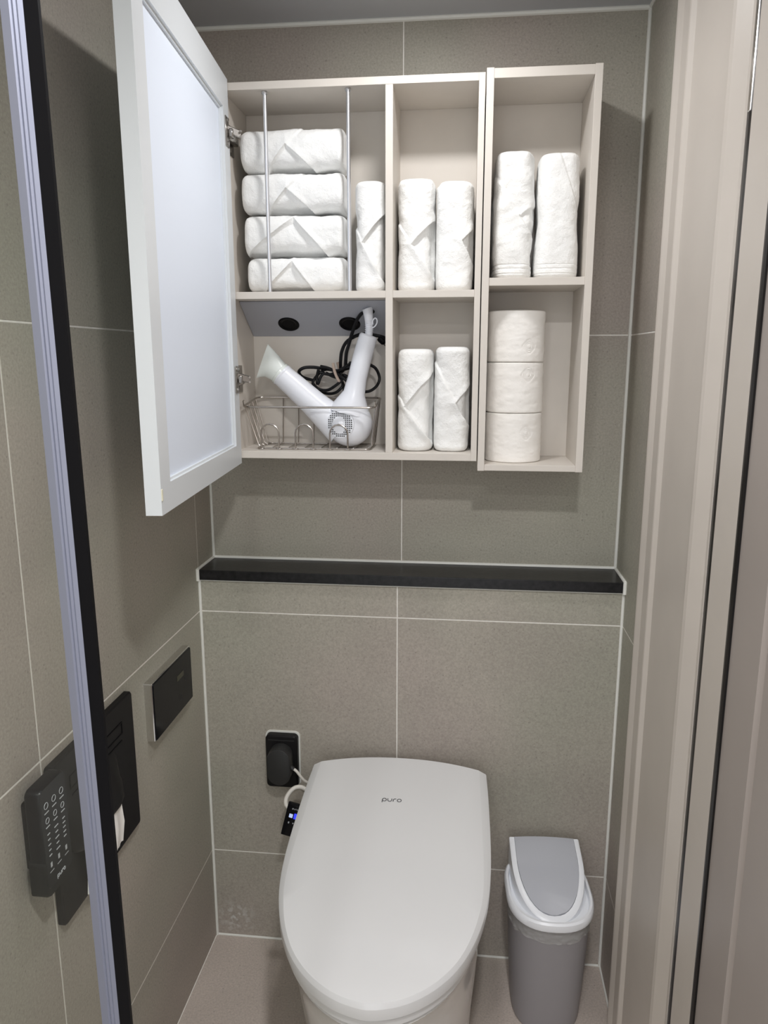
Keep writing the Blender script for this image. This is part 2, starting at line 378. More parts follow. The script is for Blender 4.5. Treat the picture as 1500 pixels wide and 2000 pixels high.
for rx in (0.1945, 0.3525):
    o = obj('guard_rod', tube([(rx, -0.150, SZ), (rx, -0.150, MT-T)], 0.0037, 14), M_ROD, main, True)
    obj('rod_socket', lathe([(0.0055, 0), (0.0055, 0.004), (0.004, 0.005)], (rx, -0.150, MT-T-0.005), n=16), M_ROD, o, True)
# sloped grey outlet panel in the upper back of the lower left bay
op = obj('outlet_panel', prism([(-0.107, SZ-T-0.0005), (-0.107, SZ-T-0.004), (-0.0125, 1.4325), (-0.0125, SZ-T-0.0005)], 'x', 0.1185, 0.4230, 0.0008), M_GREYP, main)
sn = Vector((0, -0.067, -0.095)).normalized()
for sx in (0.206, 0.336):
    sp_ = Vector((sx, -0.0487, 1.4575))
    s_ = obj('socket', lathe([(0.0, 0.001), (0.014, 0.001), (0.0165, 0.003), (0.0205, 0.0032), (0.0225, 0.0015), (0.0225, -0.004)], sp_, sn, 36, caps=False), M_BLACK, op, True)
# the open door, in the door's own frame: x along its width, y its thickness
def at_door(bm):
    a = math.atan2(-0.520, 0.047)
    R = Matrix.Rotation(a, 4, 'Z'); o_ = Vector((0.1285, CF-0.0025, 0))
    for v in bm.verts: v.co = R @ v.co + o_
    return bm
DW, DB, DT, dth = 0.527, 1.1765, 1.8930, 0.0225
def frame_bm():
    b = bmesh.new()
    # back-of-door side is +y in the local frame turned so that y<0 faces the wall; the inner face (towards the room) is y = 0
    fs, ft, fb = 0.044, 0.058, 0.040
    for a in ((0, fs, DB, DT), (DW-fs, DW, DB, DT), (fs, DW-fs, DT-ft, DT), (fs, DW-fs, DB, DB+fb)):
        box(a[0], a[1], -dth, 0, a[2], a[3], 0.0, 1, b)
    bmesh.ops.remove_doubles(b, verts=b.verts, dist=1e-6)
    return b
door = obj('door', at_door(frame_bm()), M_DOOR, main); door['label'] = 'open pale grey framed door'
o = obj('door_panel', at_door(box(0.0435, DW-0.0435, -dth+0.003, -0.0085, DB+0.0395, DT-0.0575)), M_PANEL, door); o['label'] = 'cool white recessed panel'
lip = bmesh.new()
for a in ((0.044, 0.0475, DB+0.04, DT-0.058), (DW-0.0475, DW-0.044, DB+0.04, DT-0.058), (0.0475, DW-0.0475, DT-0.0615, DT-0.058), (0.0475, DW-0.0475, DB+0.040, DB+0.0435)):
    box(a[0], a[1], -0.0084, -0.0045, a[2], a[3], 0, 1, lip)
obj('panel_bead', at_door(lip), M_DOOR, door)
obj('bumper', at_door(box(DW-0.006, DW-0.001, -0.001, 0.0012, DB+0.020, DB+0.036, 0.0008)), mat('cream_bumper', srgb(226, 222, 200), 0.5), door)
def hinge(z):
    b = bmesh.new()
    box(ML+T, ML+T+0.0025, CF+0.004, CF+0.052, z-0.027, z+0.027, 0.0008, 1, b)       # base plate on the carcass side
    box(ML+T+0.0025, ML+T+0.013, CF-0.004, CF+0.050, z-0.008, z+0.008, 0.002, 1, b)   # arm
    box(ML+T+0.010, ML+T+0.017, CF-0.012, CF+0.018, z-0.0105, z+0.0105, 0.002, 1, b)
    for dz in (-0.019, 0.019):
        lathe([(0.0045, 0), (0.0045, 0.002), (0.002, 0.003)], (ML+T+0.0025, CF+0.024, z+dz), Vector((1, 0, 0)), 12, b)
    link = box(-0.015, 0.015, -0.0045, 0.0045, z-0.0075, z+0.0065, 0.0015, 1)
    RL = Matrix.Rotation(math.radians(28), 4, 'Z')
    for v in link.verts: v.co = RL @ v.co + Vector((0.1385, CF-0.010, 0.004-0.30*v.co.x))
    merge(b, link)
    for dz in (-0.005, 0.004): lathe([(0.0022, 0), (0.0022, 0.002)], (0.1530, CF-0.010, z+dz), Vector((0.4, -1, 0)), 10, b)
    lathe([(0.003, 0), (0.003, 0.0015)], (ML+T+0.013, CF+0.035, z), Vector((1, 0, 0)), 10, b)
    d = bmesh.new()
    box(0.010, 0.034, 0.0, 0.0022, z-0.026, z+0.026, 0.0008, 1, d)                   # cup flange on the door
    box(0.004, 0.018, 0.0022, 0.011, z-0.008, z+0.008, 0.002, 1, d)
    for dz in (-0.020, 0.020): lathe([(0.0042, 0), (0.0042, 0.0018), (0.002, 0.0028)], (0.022, 0.0022, z+dz), Vector((0, 1, 0)), 12, d)
    at_door(d)
    merge(b, d)
    obj('hinge', b, M_NICKEL, door, True)
hinge(1.797); hinge(1.345)

side = thing('wall_cabinet', 'narrow cream open wall cabinet holding toilet paper, right of the wide one', 'cabinet', (0, 0, 0))
NL, NR, NB, NT = 0.6065, 0.8100, 1.1675, 1.8950
CF2 = CF-0.0015
panel('side_panel', side, NL, NL+T, CF2, YB, NB, NT); panel('side_panel', side, NR-T, NR, CF2, YB, NB, NT)
panel('top_panel', side, NL+T, NR-T, CF2+0.001, YB, NT-T-0.004, NT-0.001)
panel('bottom_panel', side, NL+T, NR-T, CF2+0.001, YB, NB+0.0005, NB+T-0.001)
panel('shelf', side, NL+T, NR-T, CF2+0.002, YB-0.003, 1.5345-T-0.001, 1.5345)
panel('back_panel', side, NL+T, NR-T, -0.012, YB, NB+T-0.001, NT-T-0.004)

# ---------------------------------------------------------------- rolled towels
def sst(x): x = max(0.0, min(1.0, x)); return x*x*(3-2*x)
def towel(name, w, d, h, folds, seed, outline=None, bands=False, wr=1.0, lying=False):
    """an upright roll, base at z=0, front towards -y. folds: list of (apex, up-edge point, low-edge point, depth, extend) in
    front coordinates a (left-right) and b (bottom-top): the triangle between the two edges is the inner layer"""
    NU, NV = 190, 180; n_ = 3.3; loops = []
    NF = 120; A0 = math.atan2(w/2, d/2)*1.18   # most of the columns go to the front face
    ths = [-pi/2-A0+2*A0*i/NF for i in range(NF)]+[-pi/2+A0+(2*pi-2*A0)*i/(NU-NF) for i in range(NU-NF)]
    off = Vector((seed*3.1, seed*1.7, seed*0.9))
    def fold(a, b):
        hgt = 0.0
        asp = h/w
        for (ap, p1, p2, dep, ext) in folds:
            def side_(p, q):     # signed distance to the line p->q in units of w
                dx, dy = (q[0]-p[0]), (q[1]-p[1])*asp; L_ = math.hypot(dx, dy)
                return ((a-p[0])*dy-(b-p[1])*asp*dx)/L_
            s1 = side_(ap, p1); s2 = side_(ap, p2)
            mid = ((p1[0]+p2[0])/2, (p1[1]+p2[1])/2)
            def sg(p, q):
                dx, dy = (q[0]-p[0]), (q[1]-p[1])*asp; L_ = math.hypot(dx, dy)
                return 1 if ((mid[0]-p[0])*dy-(mid[1]-p[1])*asp*dx) > 0 else -1
            s1 *= sg(ap, p1); s2 *= sg(ap, p2)
            dmin = min(s1, s2)
            hgt -= 1.2*dep*sst((dmin+0.01)/0.07)
            # plump roll along the flap edges, fading away from them
            if dmin < 0 : hgt += dep*0.55*math.exp(-(dmin/0.10)**2)
            if ext:      # one edge runs on across the roll as a shallow step
                sv, sgn = (s2, 1) if ext > 0 else (s1, 1)
                other = s1 if ext > 0 else s2
                if other < 0: hgt -= abs(ext)*dep*sst((sv+0.0)/0.05)*math.exp(-max(0, sv)/0.35)
        return hgt
    for j in range(NV+1):
        b = j/NV; e = min(b, 1-b)*h; rr = 0.012
        shr = rr-math.sqrt(max(0, rr*rr-(rr-min(e, rr))**2))
        sc_, shf = (1.0, 0.0)
        if outline:
            for (b0, s0, f0), (b1, s1_, f1) in zip(outline[:-1], outline[1:]):
                if b0 <= b <= b1:
                    t = sst((b-b0)/(b1-b0)); sc_ = s0+(s1_-s0)*t; shf = f0+(f1-f0)*t
        lp = []
        for i in range(NU):
            c_, s_ = math.cos(ths[i]), math.sin(ths[i])
            ha, hb = w/2-shr*0.8, d/2-shr*0.8
            rad = (abs(c_/ha)**n_+abs(s_/hb)**n_)**(-1/n_)
            x, y = rad*c_*sc_, rad*s_
            nx, ny = math.copysign(abs(x/ha)**(n_-1)/ha, x), math.copysign(abs(y/hb)**(n_-1)/hb, y); nl = math.hypot(nx, ny); nx, ny = nx/nl, ny/nl
            a = x/w+0.5
            front = sst((-y/hb-0.05)/0.4)
            P = Vector((x*14, y*14, b*h*14))+off
            hh = fold(a, b)*front
            hh += 0.0034*wr*noise.noise(P)+0.0020*wr*noise.noise(P*2.4+off)+0.0007*noise.noise(P*6)+0.0003*noise.noise(P*14)
            hh += 0.0009*wr*(1-abs(noise.noise(Vector((x*22, y*22, b*h*55))+off)))*front*0.8
            if bands and b < 0.12: hh -= 0.0010*(1 if (int(b*h/0.0028) % 3 == 0) and b*h > 0.008 else 0)
            if hh > 0 and not lying: hh *= 1-0.75*sst((abs(a-0.5)-0.36)/0.12)
            hh = max(hh, -0.012)
            lp.append((x+nx*hh+shf*w, y+ny*hh, b*h))
        loops.append(lp)
    # ends: a dished spiral cap
    def cap(lp, z, s):
        out = []
        cx = sum(p[0] for p in lp)/len(lp)
        for k in (0.82, 0.6, 0.38, 0.15):
            out.append([(cx+(p[0]-cx)*k, p[1]*k, z+s*(0.0012*math.sin(k*26)-0.002*(1-k))) for p in lp])
        return out
    b0 = cap(loops[0], 0.0, -0.0) ; b1 = cap(loops[-1], h, 1)
    b0 = [[(p[0], p[1], 0.0) for p in lp] for lp in b0]
    loops = b0[::-1]+loops+b1
    return obj(name, loft(loops), M_TOWEL, None, True)
def place(o, x, y, z, label, group, rot=None):
    o.location = (x, y, z)
    if rot: o.rotation_euler = rot
    tag(o, label, 'towel', group); return o
GH = 'rolled towels lying in the wide cabinet'; GV = 'rolled towels standing in the wide cabinet'; GN = 'rolled towels on the narrow cabinet shelf'
# four lying rolls (built upright and laid on their side; a runs top to bottom, b runs left to right)
lay = [(0.207, 0.083, (((0.42, 0.45), (0.80, 0.32), (1.0, 0.72), 0.005, -0.7),), 'rolled white towel on top of the lying stack, left bay', 3.3),
       (0.208, 0.077, (((0.42, 0.45), (0.85, 0.30), (1.0, 0.70), 0.005, -0.7),), 'rolled white towel second from the top of the lying stack', 5.1),
       (0.203, 0.079, (((0.10, 0.50), (0.75, 0.13), (1.05, 0.86), 0.0055, 0.0),), 'rolled white towel third from the top of the lying stack', 7.7),
       (0.200, 0.070, (((0.15, 0.47), (0.70, 0.27), (1.05, 0.72), 0.005, 0.0),), 'rolled white towel at the bottom of the lying stack, on the shelf', 9.2)]
zs = [1.7410, 1.6640, 1.5835, 1.5135]
hs = [0.081, 0.077, 0.0800, 0.0705]
for (L_, hh_, fo, lab, sd), z0, hgt, x0 in zip(lay, zs, hs, (0.1370, 0.1365, 0.1400, 0.1430)):
    o = towel('rolled_towel', hgt-0.0035, 0.108, L_-0.006, fo, sd, lying=True)
    place(o, x0, -0.078, z0+hgt/2, lab, GH, (0, pi/2, 0))
place(towel('rolled_towel', 0.0645, 0.118, 0.204, (((0.25, 0.45), (1.0, 0.74), (1.0, 0.02), 0.0055, 0.5),), 1.3), 0.3905, -0.080, SZ, 'rolled white towel standing alone between the right rod and the divider', GV)
place(towel('rolled_towel', 0.0725, 0.118, 0.206, (((0.38, 0.42), (0.98, 0.64), (0.95, 0.13), 0.006, 0.6),), 2.4), 0.4785, -0.080, SZ, 'left rolled white towel in the upper middle bay', GV)
place(towel('rolled_towel', 0.0725, 0.118, 0.201, (((0.70, 0.46), (1.05, 0.60), (0.95, 0.28), 0.0055, 0.7),), 4.6), 0.5530, -0.080, SZ, 'right rolled white towel in the upper middle bay', GV)
ZB = MB+T+0.001
place(towel('rolled_towel', 0.0725, 0.118, 0.203, (((0.22, 0.44), (1.0, 0.78), (0.97, 0.08), 0.006, 0.6),), 6.2), 0.4785, -0.080, ZB, 'left rolled white towel in the lower middle bay', GV)
place(towel('rolled_towel', 0.0715, 0.118, 0.207, (((0.62, 0.47), (1.05, 0.66), (1.0, 0.24), 0.006, 0.7),), 8.8), 0.5520, -0.080, ZB, 'right rolled white towel in the lower middle bay', GV)
place(towel('rolled_towel', 0.082, 0.115, 0.229, (((0.62, 0.50), (1.05, 0.60), (1.0, 0.30), 0.0045, 0.9),), 10.5, ((0, 0.92, 0.0), (0.25, 0.93, 0.0), (0.62, 1.0, 0.0), (0.7, 0.93, 0.01), (1, 0.90, 0.01)), True, 1.8), 0.6635, -0.082, 1.5345, 'left wrinkled rolled towel on the narrow cabinet shelf, beside the side panel', GN)
place(towel('rolled_towel', 0.084, 0.115, 0.224, (((0.92, 0.52), (1.1, 0.66), (1.06, 0.38), 0.005, 0.5),), 12.9, ((0, 1.0, 0.0), (0.22, 0.98, 0.0), (0.5, 0.86, -0.01), (0.68, 0.96, 0.0), (1, 0.93, 0.0)), True, 0.7), 0.7475, -0.082, 1.5345, 'right smooth rolled towel on the narrow cabinet shelf, narrow in its middle', GN)

# ---------------------------------------------------------------- toilet paper rolls
def paper_roll(z, lab, ang, emb_z):
    R_, hh_ = 0.0570, 0.0985
    t = thing('toilet_roll', lab, 'toilet paper', (0.6785, -0.080, z), group='toilet paper rolls stacked in the narrow cabinet')
    NU, NV = 200, 56; loops = []
    for j in range(NV+1):
        b = j/NV; e = min(b, 1-b)*hh_; rr = 0.003
        shr = rr-math.sqrt(max(0, rr*rr-(rr-min(e, rr))**2)); lp = []
        for i in range(NU):
            u_ = 2*pi*i/NU
            s = (u_-ang); s = (s+pi) % (2*pi)-pi; s *= R_; q = b*hh_-emb_z
            rad = math.hypot(s, q*1.0)
            em = 0.0
            for rr_ in (0.005, 0.0085, 0.012): em += math.exp(-((rad-rr_*(1+0.08*math.cos(4*math.atan2(q, s))))/0.0009)**2)
            P = Vector((math.cos(u_)*R_*30, math.sin(u_)*R_*30, b*hh_*70+z*40))
            wv = noise.noise(P)*0.0009+noise.noise(P*2.7)*0.0004
            r__ = R_-shr-0.0014*em+wv*(1-min(1, em))
            lp.append((r__*math.cos(u_), r__*math.sin(u_), b*hh_))
        loops.append(lp)
    ci = [[(0.0205*math.cos(2*pi*i/NU), 0.0205*math.sin(2*pi*i/NU), zz) for i in range(NU)] for zz in (hh_-0.001, 0.001)]
    loops = loops+ci+[loops[0]]
    obj('paper', loft(loops, False, False), M_PAPER, t, True)
    obj('core', lathe([(0.0203, 0.0005), (0.0203, hh_-0.0005), (0.0190, hh_-0.0005), (0.0190, 0.0005), (0.0203, 0.0005)], n=32, caps=False), M_CARD, t, True)
ZP = NB+T-0.001
paper_roll(ZP, 'toilet roll at the bottom of the stack of three', -pi/2+0.42, 0.060)
paper_roll(ZP+0.0993, 'middle toilet roll of the stack of three', -pi/2+0.42, 0.075)
paper_roll(ZP+0.1986, 'toilet roll on top of the stack of three', -pi/2+0.42, 0.030)

# ---------------------------------------------------------------- wire basket
bk = thing('wire_basket', 'chrome wire basket holding the hair dryer in the lower left bay', 'basket', (0.26, -0.082, ZB))
def ring(xa, xb, ya, yb, z, rc, n=6):
    pts = [(p[0], p[1], z) for p in rrect(xb-xa, yb-ya, rc, n, (xa+xb)/2, (ya+yb)/2)]
    return pts
X0, X1 = 0.1260-0.26, 0.3990-0.26
zf = 1.2885-ZB
rim_pts = ring(X0, X1, -0.058, 0.058, zf, 0.014)
rim_pts = [(p[0], p[1], zf+(p[1]+0.058)*0.12) for p in rim_pts]
obj('rim', tube(rim_pts, 0.0022, 8, closed=True), M_STEEL, bk, True)
x0b, x1b, y0b, y1b = 0.152-0.26, 0.388-0.26, -0.050, 0.048
obj('base_ring', tube(ring(x0b, x1b, y0b, y1b, 0.0022, 0.010), 0.0016, 8, closed=True), M_STEEL, bk, True)
wr_ = 0.00135
for k in range(4):       # side wires
    yy = -0.040+0.027*k; yb_ = yy*0.85
    obj('side_wire', tube([(X0, yy, zf+(yy+0.058)*0.12), (x0b-0.001, yb_, 0.008), (x0b+0.006, yb_, 0.0035)], wr_, 6), M_STEEL, bk, True)
    obj('side_wire', tube([(X1, yy, zf+(yy+0.058)*0.12), (x1b+0.001, yb_, 0.008), (x1b-0.006, yb_, 0.0035)], wr_, 6), M_STEEL, bk, True)
for xx in (-0.076, -0.042, -0.008, 0.026, 0.060, 0.094):   # back wires run under the basket to the front
    obj('cross_wire', tube([(xx, 0.058, zf+0.0139), (xx, y1b+0.001, 0.008), (xx, y1b-0.006, 0.0036), (xx, y0b+0.006, 0.0036), (xx, y0b-0.0002, 0.0045)], wr_, 6), M_STEEL, bk, True)
for cx_ in (-0.0795, -0.0080, 0.0640):                     # front arches
    pts = [(cx_-0.0185, y0b, 0.0025), (cx_-0.0185, y0b-0.001, 0.034)]
    pts += [(cx_-0.0185*math.cos(a*pi/8), y0b-0.001, 0.034+0.0185*math.sin(a*pi/8)) for a in range(1, 8)]
    pts += [(cx_+0.0185, y0b-0.001, 0.034), (cx_+0.0185, y0b, 0.0025)]
    obj('front_arch', tube(pts, 0.0018, 8), M_STEEL, bk, True)
    for s in (-1, 1):
        obj('foot_loop', tube([(cx_+s*0.0185+0.006*math.cos(a*pi/5), y0b-0.001+0.006*math.sin(a*pi/5), 0.0022) for a in range(10)], 0.0011, 6, closed=True), M_STEEL, bk, True)
for s, xx in ((-1, X0), (1, X1)):
    obj('post', tube([(xx, -0.046, zf), (s*0.002+xx-s*0.002, -0.052, zf+0.012), (xx, -0.046, zf+0.0125)], 0.0014, 6), M_STEEL, bk, True)

# ---------------------------------------------------------------- hair dryer
hd = thing('hair_dryer', 'white hair dryer lying in the wire basket, handle up and nozzle to the left', 'hair dryer', (0.334, -0.088, ZB))
def V(x, z, y=-0.09): return Vector((x-0.334, y+0.088, z-ZB))
body = bmesh.new()
cb = V(0.3405, 1.2525)
# motor housing: a squashed ball with a flatter front
loops = []
for j in range(25):
    t = -pi/2+pi*j/24; rr = 0.0475*max(1e-3, math.cos(t))**0.62; yy = 0.041*math.sin(t)
    loops.append([cb+Vector((rr*math.cos(2*pi*k/48), yy, rr*math.sin(2*pi*k/48))) for k in range(48)])
loft(loops, True, True, body)
# barrel
ax = (V(0.185, 1.3640)-V(0.318, 1.2430)).normalized()
def sweep(path, rads, flat=None, n=36, bm=None, facing=Vector((0, 1, 0))):
    P = [Vector(p) for p in path]; loops = []
    for i, p in enumerate(P):
        t = (P[min(i+1, len(P)-1)]-P[max(i-1, 0)]).normalized(); s = t.cross(facing).normalized(); w_ = facing
        ra, rb = rads[i] if isinstance(rads[i], tuple) else (rads[i], rads[i])
        loops.append([p+s*ra*math.cos(2*pi*k/n)+w_*rb*math.sin(2*pi*k/n) for k in range(n)])
    return loft(loops, True, True, bm)
sweep([V(0.325, 1.240), V(0.300, 1.262), V(0.262, 1.296), V(0.225, 1.329), V(0.197, 1.3535)], [0.0370, 0.0330, 0.0275, 0.0250, 0.0235], bm=body)
obj('housing', body, M_WPL, hd, True)
noz = sweep([V(0.1975, 1.353), V(0.1935, 1.3563), V(0.1925, 1.3572), V(0.178, 1.3695), V(0.166, 1.3765), V(0.157, 1.3800)],
            [0.0238, 0.0242, (0.0222, 0.0222), (0.0262, 0.016), (0.0320, 0.0085), (0.0375, 0.0040)])
o = obj('nozzle', noz, M_NOZ, hd, True); o['label'] = 'flared pale translucent nozzle'
obj('nozzle_ring', sweep([V(0.2005, 1.3502), V(0.1990, 1.3517), V(0.1975, 1.3530)], [0.0240, 0.0248, 0.0240]), M_WPL, hd, True)
hn = sweep([V(0.3405, 1.275), V(0.3455, 1.297), V(0.3505, 1.316), V(0.357, 1.345), V(0.367, 1.385), V(0.3765, 1.417), V(0.3805, 1.4300), V(0.3815, 1.4330)],
           [0.0450, 0.0330, 0.0225, 0.0198, 0.0198, 0.0192, 0.0184, 0.0155])
h_ = obj('handle', hn, M_WPL, hd, True)
obj('switch', box(-0.004, 0.004, -0.008, 0.008, -0.006, 0.006, 0.0015), M_WPL, h_, True, V(0.3345, 1.312, -0.09), (0, 0.25, 0))
obj('switch', box(-0.003, 0.003, -0.006, 0.006, -0.0035, 0.0035, 0.0012), M_WPL, h_, True, V(0.3440, 1.358, -0.09), (0, 0.25, 0))
sr = bmesh.new()
pth = [V(0.3815, 1.432), V(0.3825, 1.444), V(0.3822, 1.456), V(0.3812, 1.470), V(0.3795, 1.4835), V(0.3790, 1.4850)]
sweep(pth, [0.0078, 0.0076, 0.0080, 0.0092, 0.0108, 0.0100], bm=sr, n=20)
for k in range(6):
    c = V(0.3822, 1.439+0.0042*k); tube([c+Vector((0.0082*math.cos(a*pi/8), 0.0082*math.sin(a*pi/8), 0)) for a in range(16)], 0.0008, 6, sr, closed=True)
o = obj('strain_relief', sr, M_WPL, h_, True)
tube_pts = [(0.3885, 1.446), (0.394, 1.449), (0.3985, 1.4555), (0.3985, 1.463), (0.3945, 1.4655), (0.3905, 1.461), (0.3905, 1.453)]
obj('hanging_loop', tube([V(a, b, -0.094) for a, b in tube_pts], 0.0013, 8, smooth=4), M_WPL, h_, True)
# round intake grille with rows of small holes, facing the room
gc = V(0.3250, 1.2555); gy = -0.0405
gd = Vector((-0.20, -1, 0.0)).normalized()
gq = Vector((0, 0, 1)).rotation_difference(gd)
gp = cb+gd*0.0385+Vector((-0.006, 0, 0.002))
g_ = obj('intake_grille', lathe([(0.0, 0.0010), (0.0275, 0.0010), (0.0292, 0.0002), (0.0295, -0.010)], gp, gd, 40, caps=False), M_WPL, hd, True)
hb = bmesh.new()
sxv = Vector((1, 0, 0)); sxv = (sxv-gd*sxv.dot(gd)).normalized(); szv = gd.cross(sxv)
st = 0.0041
for i in range(-8, 9):
    for j in range(-8, 9):
        dx, dz = i*st, j*st
        rr = math.hypot(dx, dz)
        if rr > 0.0272 or rr < 0.0105: continue
        c = gp+gd*0.00125+sxv*dx+szv*dz
        s_ = st*0.29
        vs = [hb.verts.new(c+sxv*a*s_*1.15+szv*b_*s_) for a, b_ in ((-1, -1), (1, -1), (1, 1), (-1, 1))]
        vt = [hb.verts.new(v.co-gd*0.0008) for v in vs]
        hb.faces.new(vs); hb.faces.new(vt[::-1])
        for k in range(4): hb.faces.new((vs[k], vs[(k+1) % 4], vt[(k+1) % 4], vt[k]))
o = obj('grille_holes', hb, M_DGREY, g_); o['kind'] = 'stuff'
obj('grille_boss', lathe([(0.0, 0.0042), (0.005, 0.0038), (0.0085, 0.0010)], gp, gd, 24, caps=False), M_WPL, g_, True)
obj('side_cap', tube([cb+gd*0.036+Vector((0.0255*1.0+0.014*math.cos(a), 0.004+0.006*abs(math.cos(a)), 0.019*math.sin(a)-0.004)) for a in [pi*(0.62-1.1*k/14) for k in range(15)]], 0.0010, 6), M_WPL, hd, True)
# black cord gathered with a beige tie
def cpx(pts, y):   # points given in the bay's own front plane grid
    out = []
    for i, (a, b, *c) in enumerate(pts):
        yy = c[0] if c else y
        out.append(V(a, b, yy))
    return out
cd = bmesh.new()
def U(px, py): return (0.1315+(px-110)*0.0002365, 1.4985-(py-110)*0.0002300)
def cord(pts, ys, rad=0.0032):
    P = []
    for k, (a, b) in enumerate(pts):
        yy = ys if not isinstance(ys, (list, tuple)) else ys[0]+(ys[1]-ys[0])*k/(len(pts)-1)
        x, z = U(a, b); P.append(V(x, z, yy+0.004*math.sin(k*1.7)))
    tube(P, rad, 8, cd, smooth=6)
cord([(1205, 200), (1175, 172), (1120, 190), (1060, 260), (1010, 370), (975, 470), (950, 560), (940, 670)], (-0.088, -0.055), 0.0036)
cord([(1310, 425), (1250, 405), (1185, 393), (1100, 385), (1010, 410), (940, 460), (905, 540), (893, 620), (885, 700)], (-0.062, -0.050), 0.0036)
cord([(940, 670), (900, 720), (860, 720), (800, 700), (720, 690), (640, 680), (560, 685), (512, 720), (540, 770), (640, 800)], (-0.055, -0.050), 0.0035)
cord([(720, 670), (800, 690), (880, 740), (960, 800), (1010, 850), (1080, 850)], (-0.07, -0.07))
cord([(1110, 600), (1060, 660), (960, 690), (860, 710), (760, 700), (690, 740), (650, 800), (650, 835), (700, 880), (780, 885), (860, 840), (910, 790), (900, 730)], (-0.045, -0.07))
cord([(660, 860), (740, 915), (830, 915), (890, 875), (910, 830), (880, 740), (960, 680), (1090, 670)], (-0.05, -0.06))
cord([(870, 720), (910, 830), (920, 900), (905, 950), (880, 985)], (-0.058, -0.045))
cord([(1120, 640), (1200, 680), (1240, 740), (1248, 795), (1220, 850), (1165, 890), (1100, 900)], (-0.060, -0.075))
cord([(700, 700), (680, 770), (690, 830), (740, 740), (860, 760), (960, 765), (1050, 740), (1130, 660)], (-0.065, -0.05))
cord([(760, 730), (850, 770), (930, 750), (1010, 800), (1060, 830)], (-0.058, -0.068))
cord([(1080, 640), (980, 640), (985, 645), (900, 700), (800, 745), (700, 720)], (-0.055, -0.062))
o = obj('power_cord', cd, M_CORD, hd, True); o['label'] = 'black power cord gathered in loops'
x_, z_ = U(855, 650); x2_, z2_ = U(885, 800)
tb = [V(x_-0.004, z_+0.002, -0.073), V(x_+0.000, z_-0.016, -0.076), V(x2_+0.001, z2_, -0.072), V(x2_+0.004, z2_+0.002, -0.055), V(x_+0.006, z_-0.014, -0.046), V(x_+0.002, z_+0.003, -0.052)]
obj('cable_tie', tube(tb, 0.0030, 8, smooth=5, closed=False), M_TIE, hd, True)
pb = bmesh.new()
px_, pz_ = U(1340, 440)
lathe([(0.006, 0), (0.0075, 0.004), (0.0075, 0.014), (0.004, 0.018)], V(px_-0.024, pz_+0.006, -0.055), Vector((1, 0, -0.9)), 16, pb)
for s in (-0.003, 0.003): tube([V(px_-0.013, pz_-0.006+s, -0.055), V(px_-0.0085, pz_-0.010+s, -0.055)], 0.0012, 6, pb)
obj('plug', pb, M_BLACK, hd, True)

# ---------------------------------------------------------------- toilet
TX = 0.4520
to = thing('toilet', 'white toilet with a closed sloping bidet lid in the middle of the room', 'toilet', (TX, -0.40, 0))
KS = 0.15
def lidz(y): return 0.425+KS*(y+0.69)
def lid_outline(inset=0.0, n=40):
    """half widths measured from the rear corners to the nose, closed loop of (x, y) about x = TX"""
    hw = [(-0.150, 0.1900), (-0.20, 0.1925), (-0.28, 0.1945), (-0.36, 0.1950), (-0.43, 0.1930), (-0.49, 0.1860), (-0.54, 0.1730), (-0.58, 0.1570), (-0.615, 0.1370), (-0.645, 0.1110), (-0.668, 0.0820), (-0.684, 0.0510), (-0.692, 0.0230)]
    kx = 1-inset/0.19
    def fy(y): return y if y > -0.40 else y+inset*(-0.40-y)/0.295
    right = [(w_*kx, fy(y)) for y, w_ in hw]
    nose = [(0.0, fy(-0.6950))]
    rear = []
    for k in range(1, 12):
        t = -1+2*k/12; rear.append((t*(0.1900-inset), -0.1185-inset-0.0315*abs(t)**2.2))
    pts = right+nose+[(-x, y) for x, y in right[::-1]]+rear
    # resample smoothly along the sides
    return pts
def dense(pts, sub=3):
    P = [Vector((p[0], p[1], 0)) for p in pts]; N_ = len(P); out = []
    for i in range(N_):
        p0, p1, p2, p3 = P[i-1], P[i], P[(i+1) % N_], P[(i+2) % N_]
        corner = (i in (0, 26)) or ((i+1) % N_ in (0, 26))
        for k in range(sub):
            t = k/sub
            if corner: q = p1.lerp(p2, t)
            else: q = 0.5*((2*p1)+(-p0+p2)*t+(2*p0-5*p1+4*p2-p3)*t*t+(-p0+3*p1-3*p2+p3)*t**3)
            out.append((q.x, q.y))
    return out
def L3(inset, dz, shift=0.0, flat=None):
    return [(x, y+0.40+shift, (lidz(y)+dz) if flat is None else flat) for x, y in dense(lid_outline(inset))]
lid = bmesh.new()
def LB(k, dz):
    # bevel ring: k = 0 outer edge, 1 inner edge; wide at the back, narrow at the nose
    a = dense(lid_outline(0.0)); b = dense(lid_outline(0.0165)); out = []
    for (x0, y0), (x1, y1) in zip(a, b):
        t = k*(1-0.72*sst((-0.30-y0)/0.35)); x = x0+(x1-x0)*t; y = y0+(y1-y0)*t if y0 < -0.16 else -0.1185-0.0315*abs(x/0.19)**2.2-0.0025*k
        out.append((x, y+0.40, lidz(y)+dz))
    return out
dome = []
for k, dz in ((0.80, 0.0025), (0.55, 0.0042), (0.3, 0.0050), (0.06, 0.0053)):
    base = LB(1.0, 0.0)
    dome.append([(x*k, (y+0.0)*k, lidz(y*k-0.40)+dz) for x, y, z in base])
loops = [L3(0.010, -0.0285), L3(0.0035, -0.0285), L3(0.0005, -0.0265), L3(0.0, -0.022), LB(0.0, -0.0070), LB(0.06, -0.0060), LB(0.90, -0.0004), LB(1.0, 0.0004)]+dome
loft(loops, True, True, lid)
lido = obj('lid', lid, M_LID, to, True)
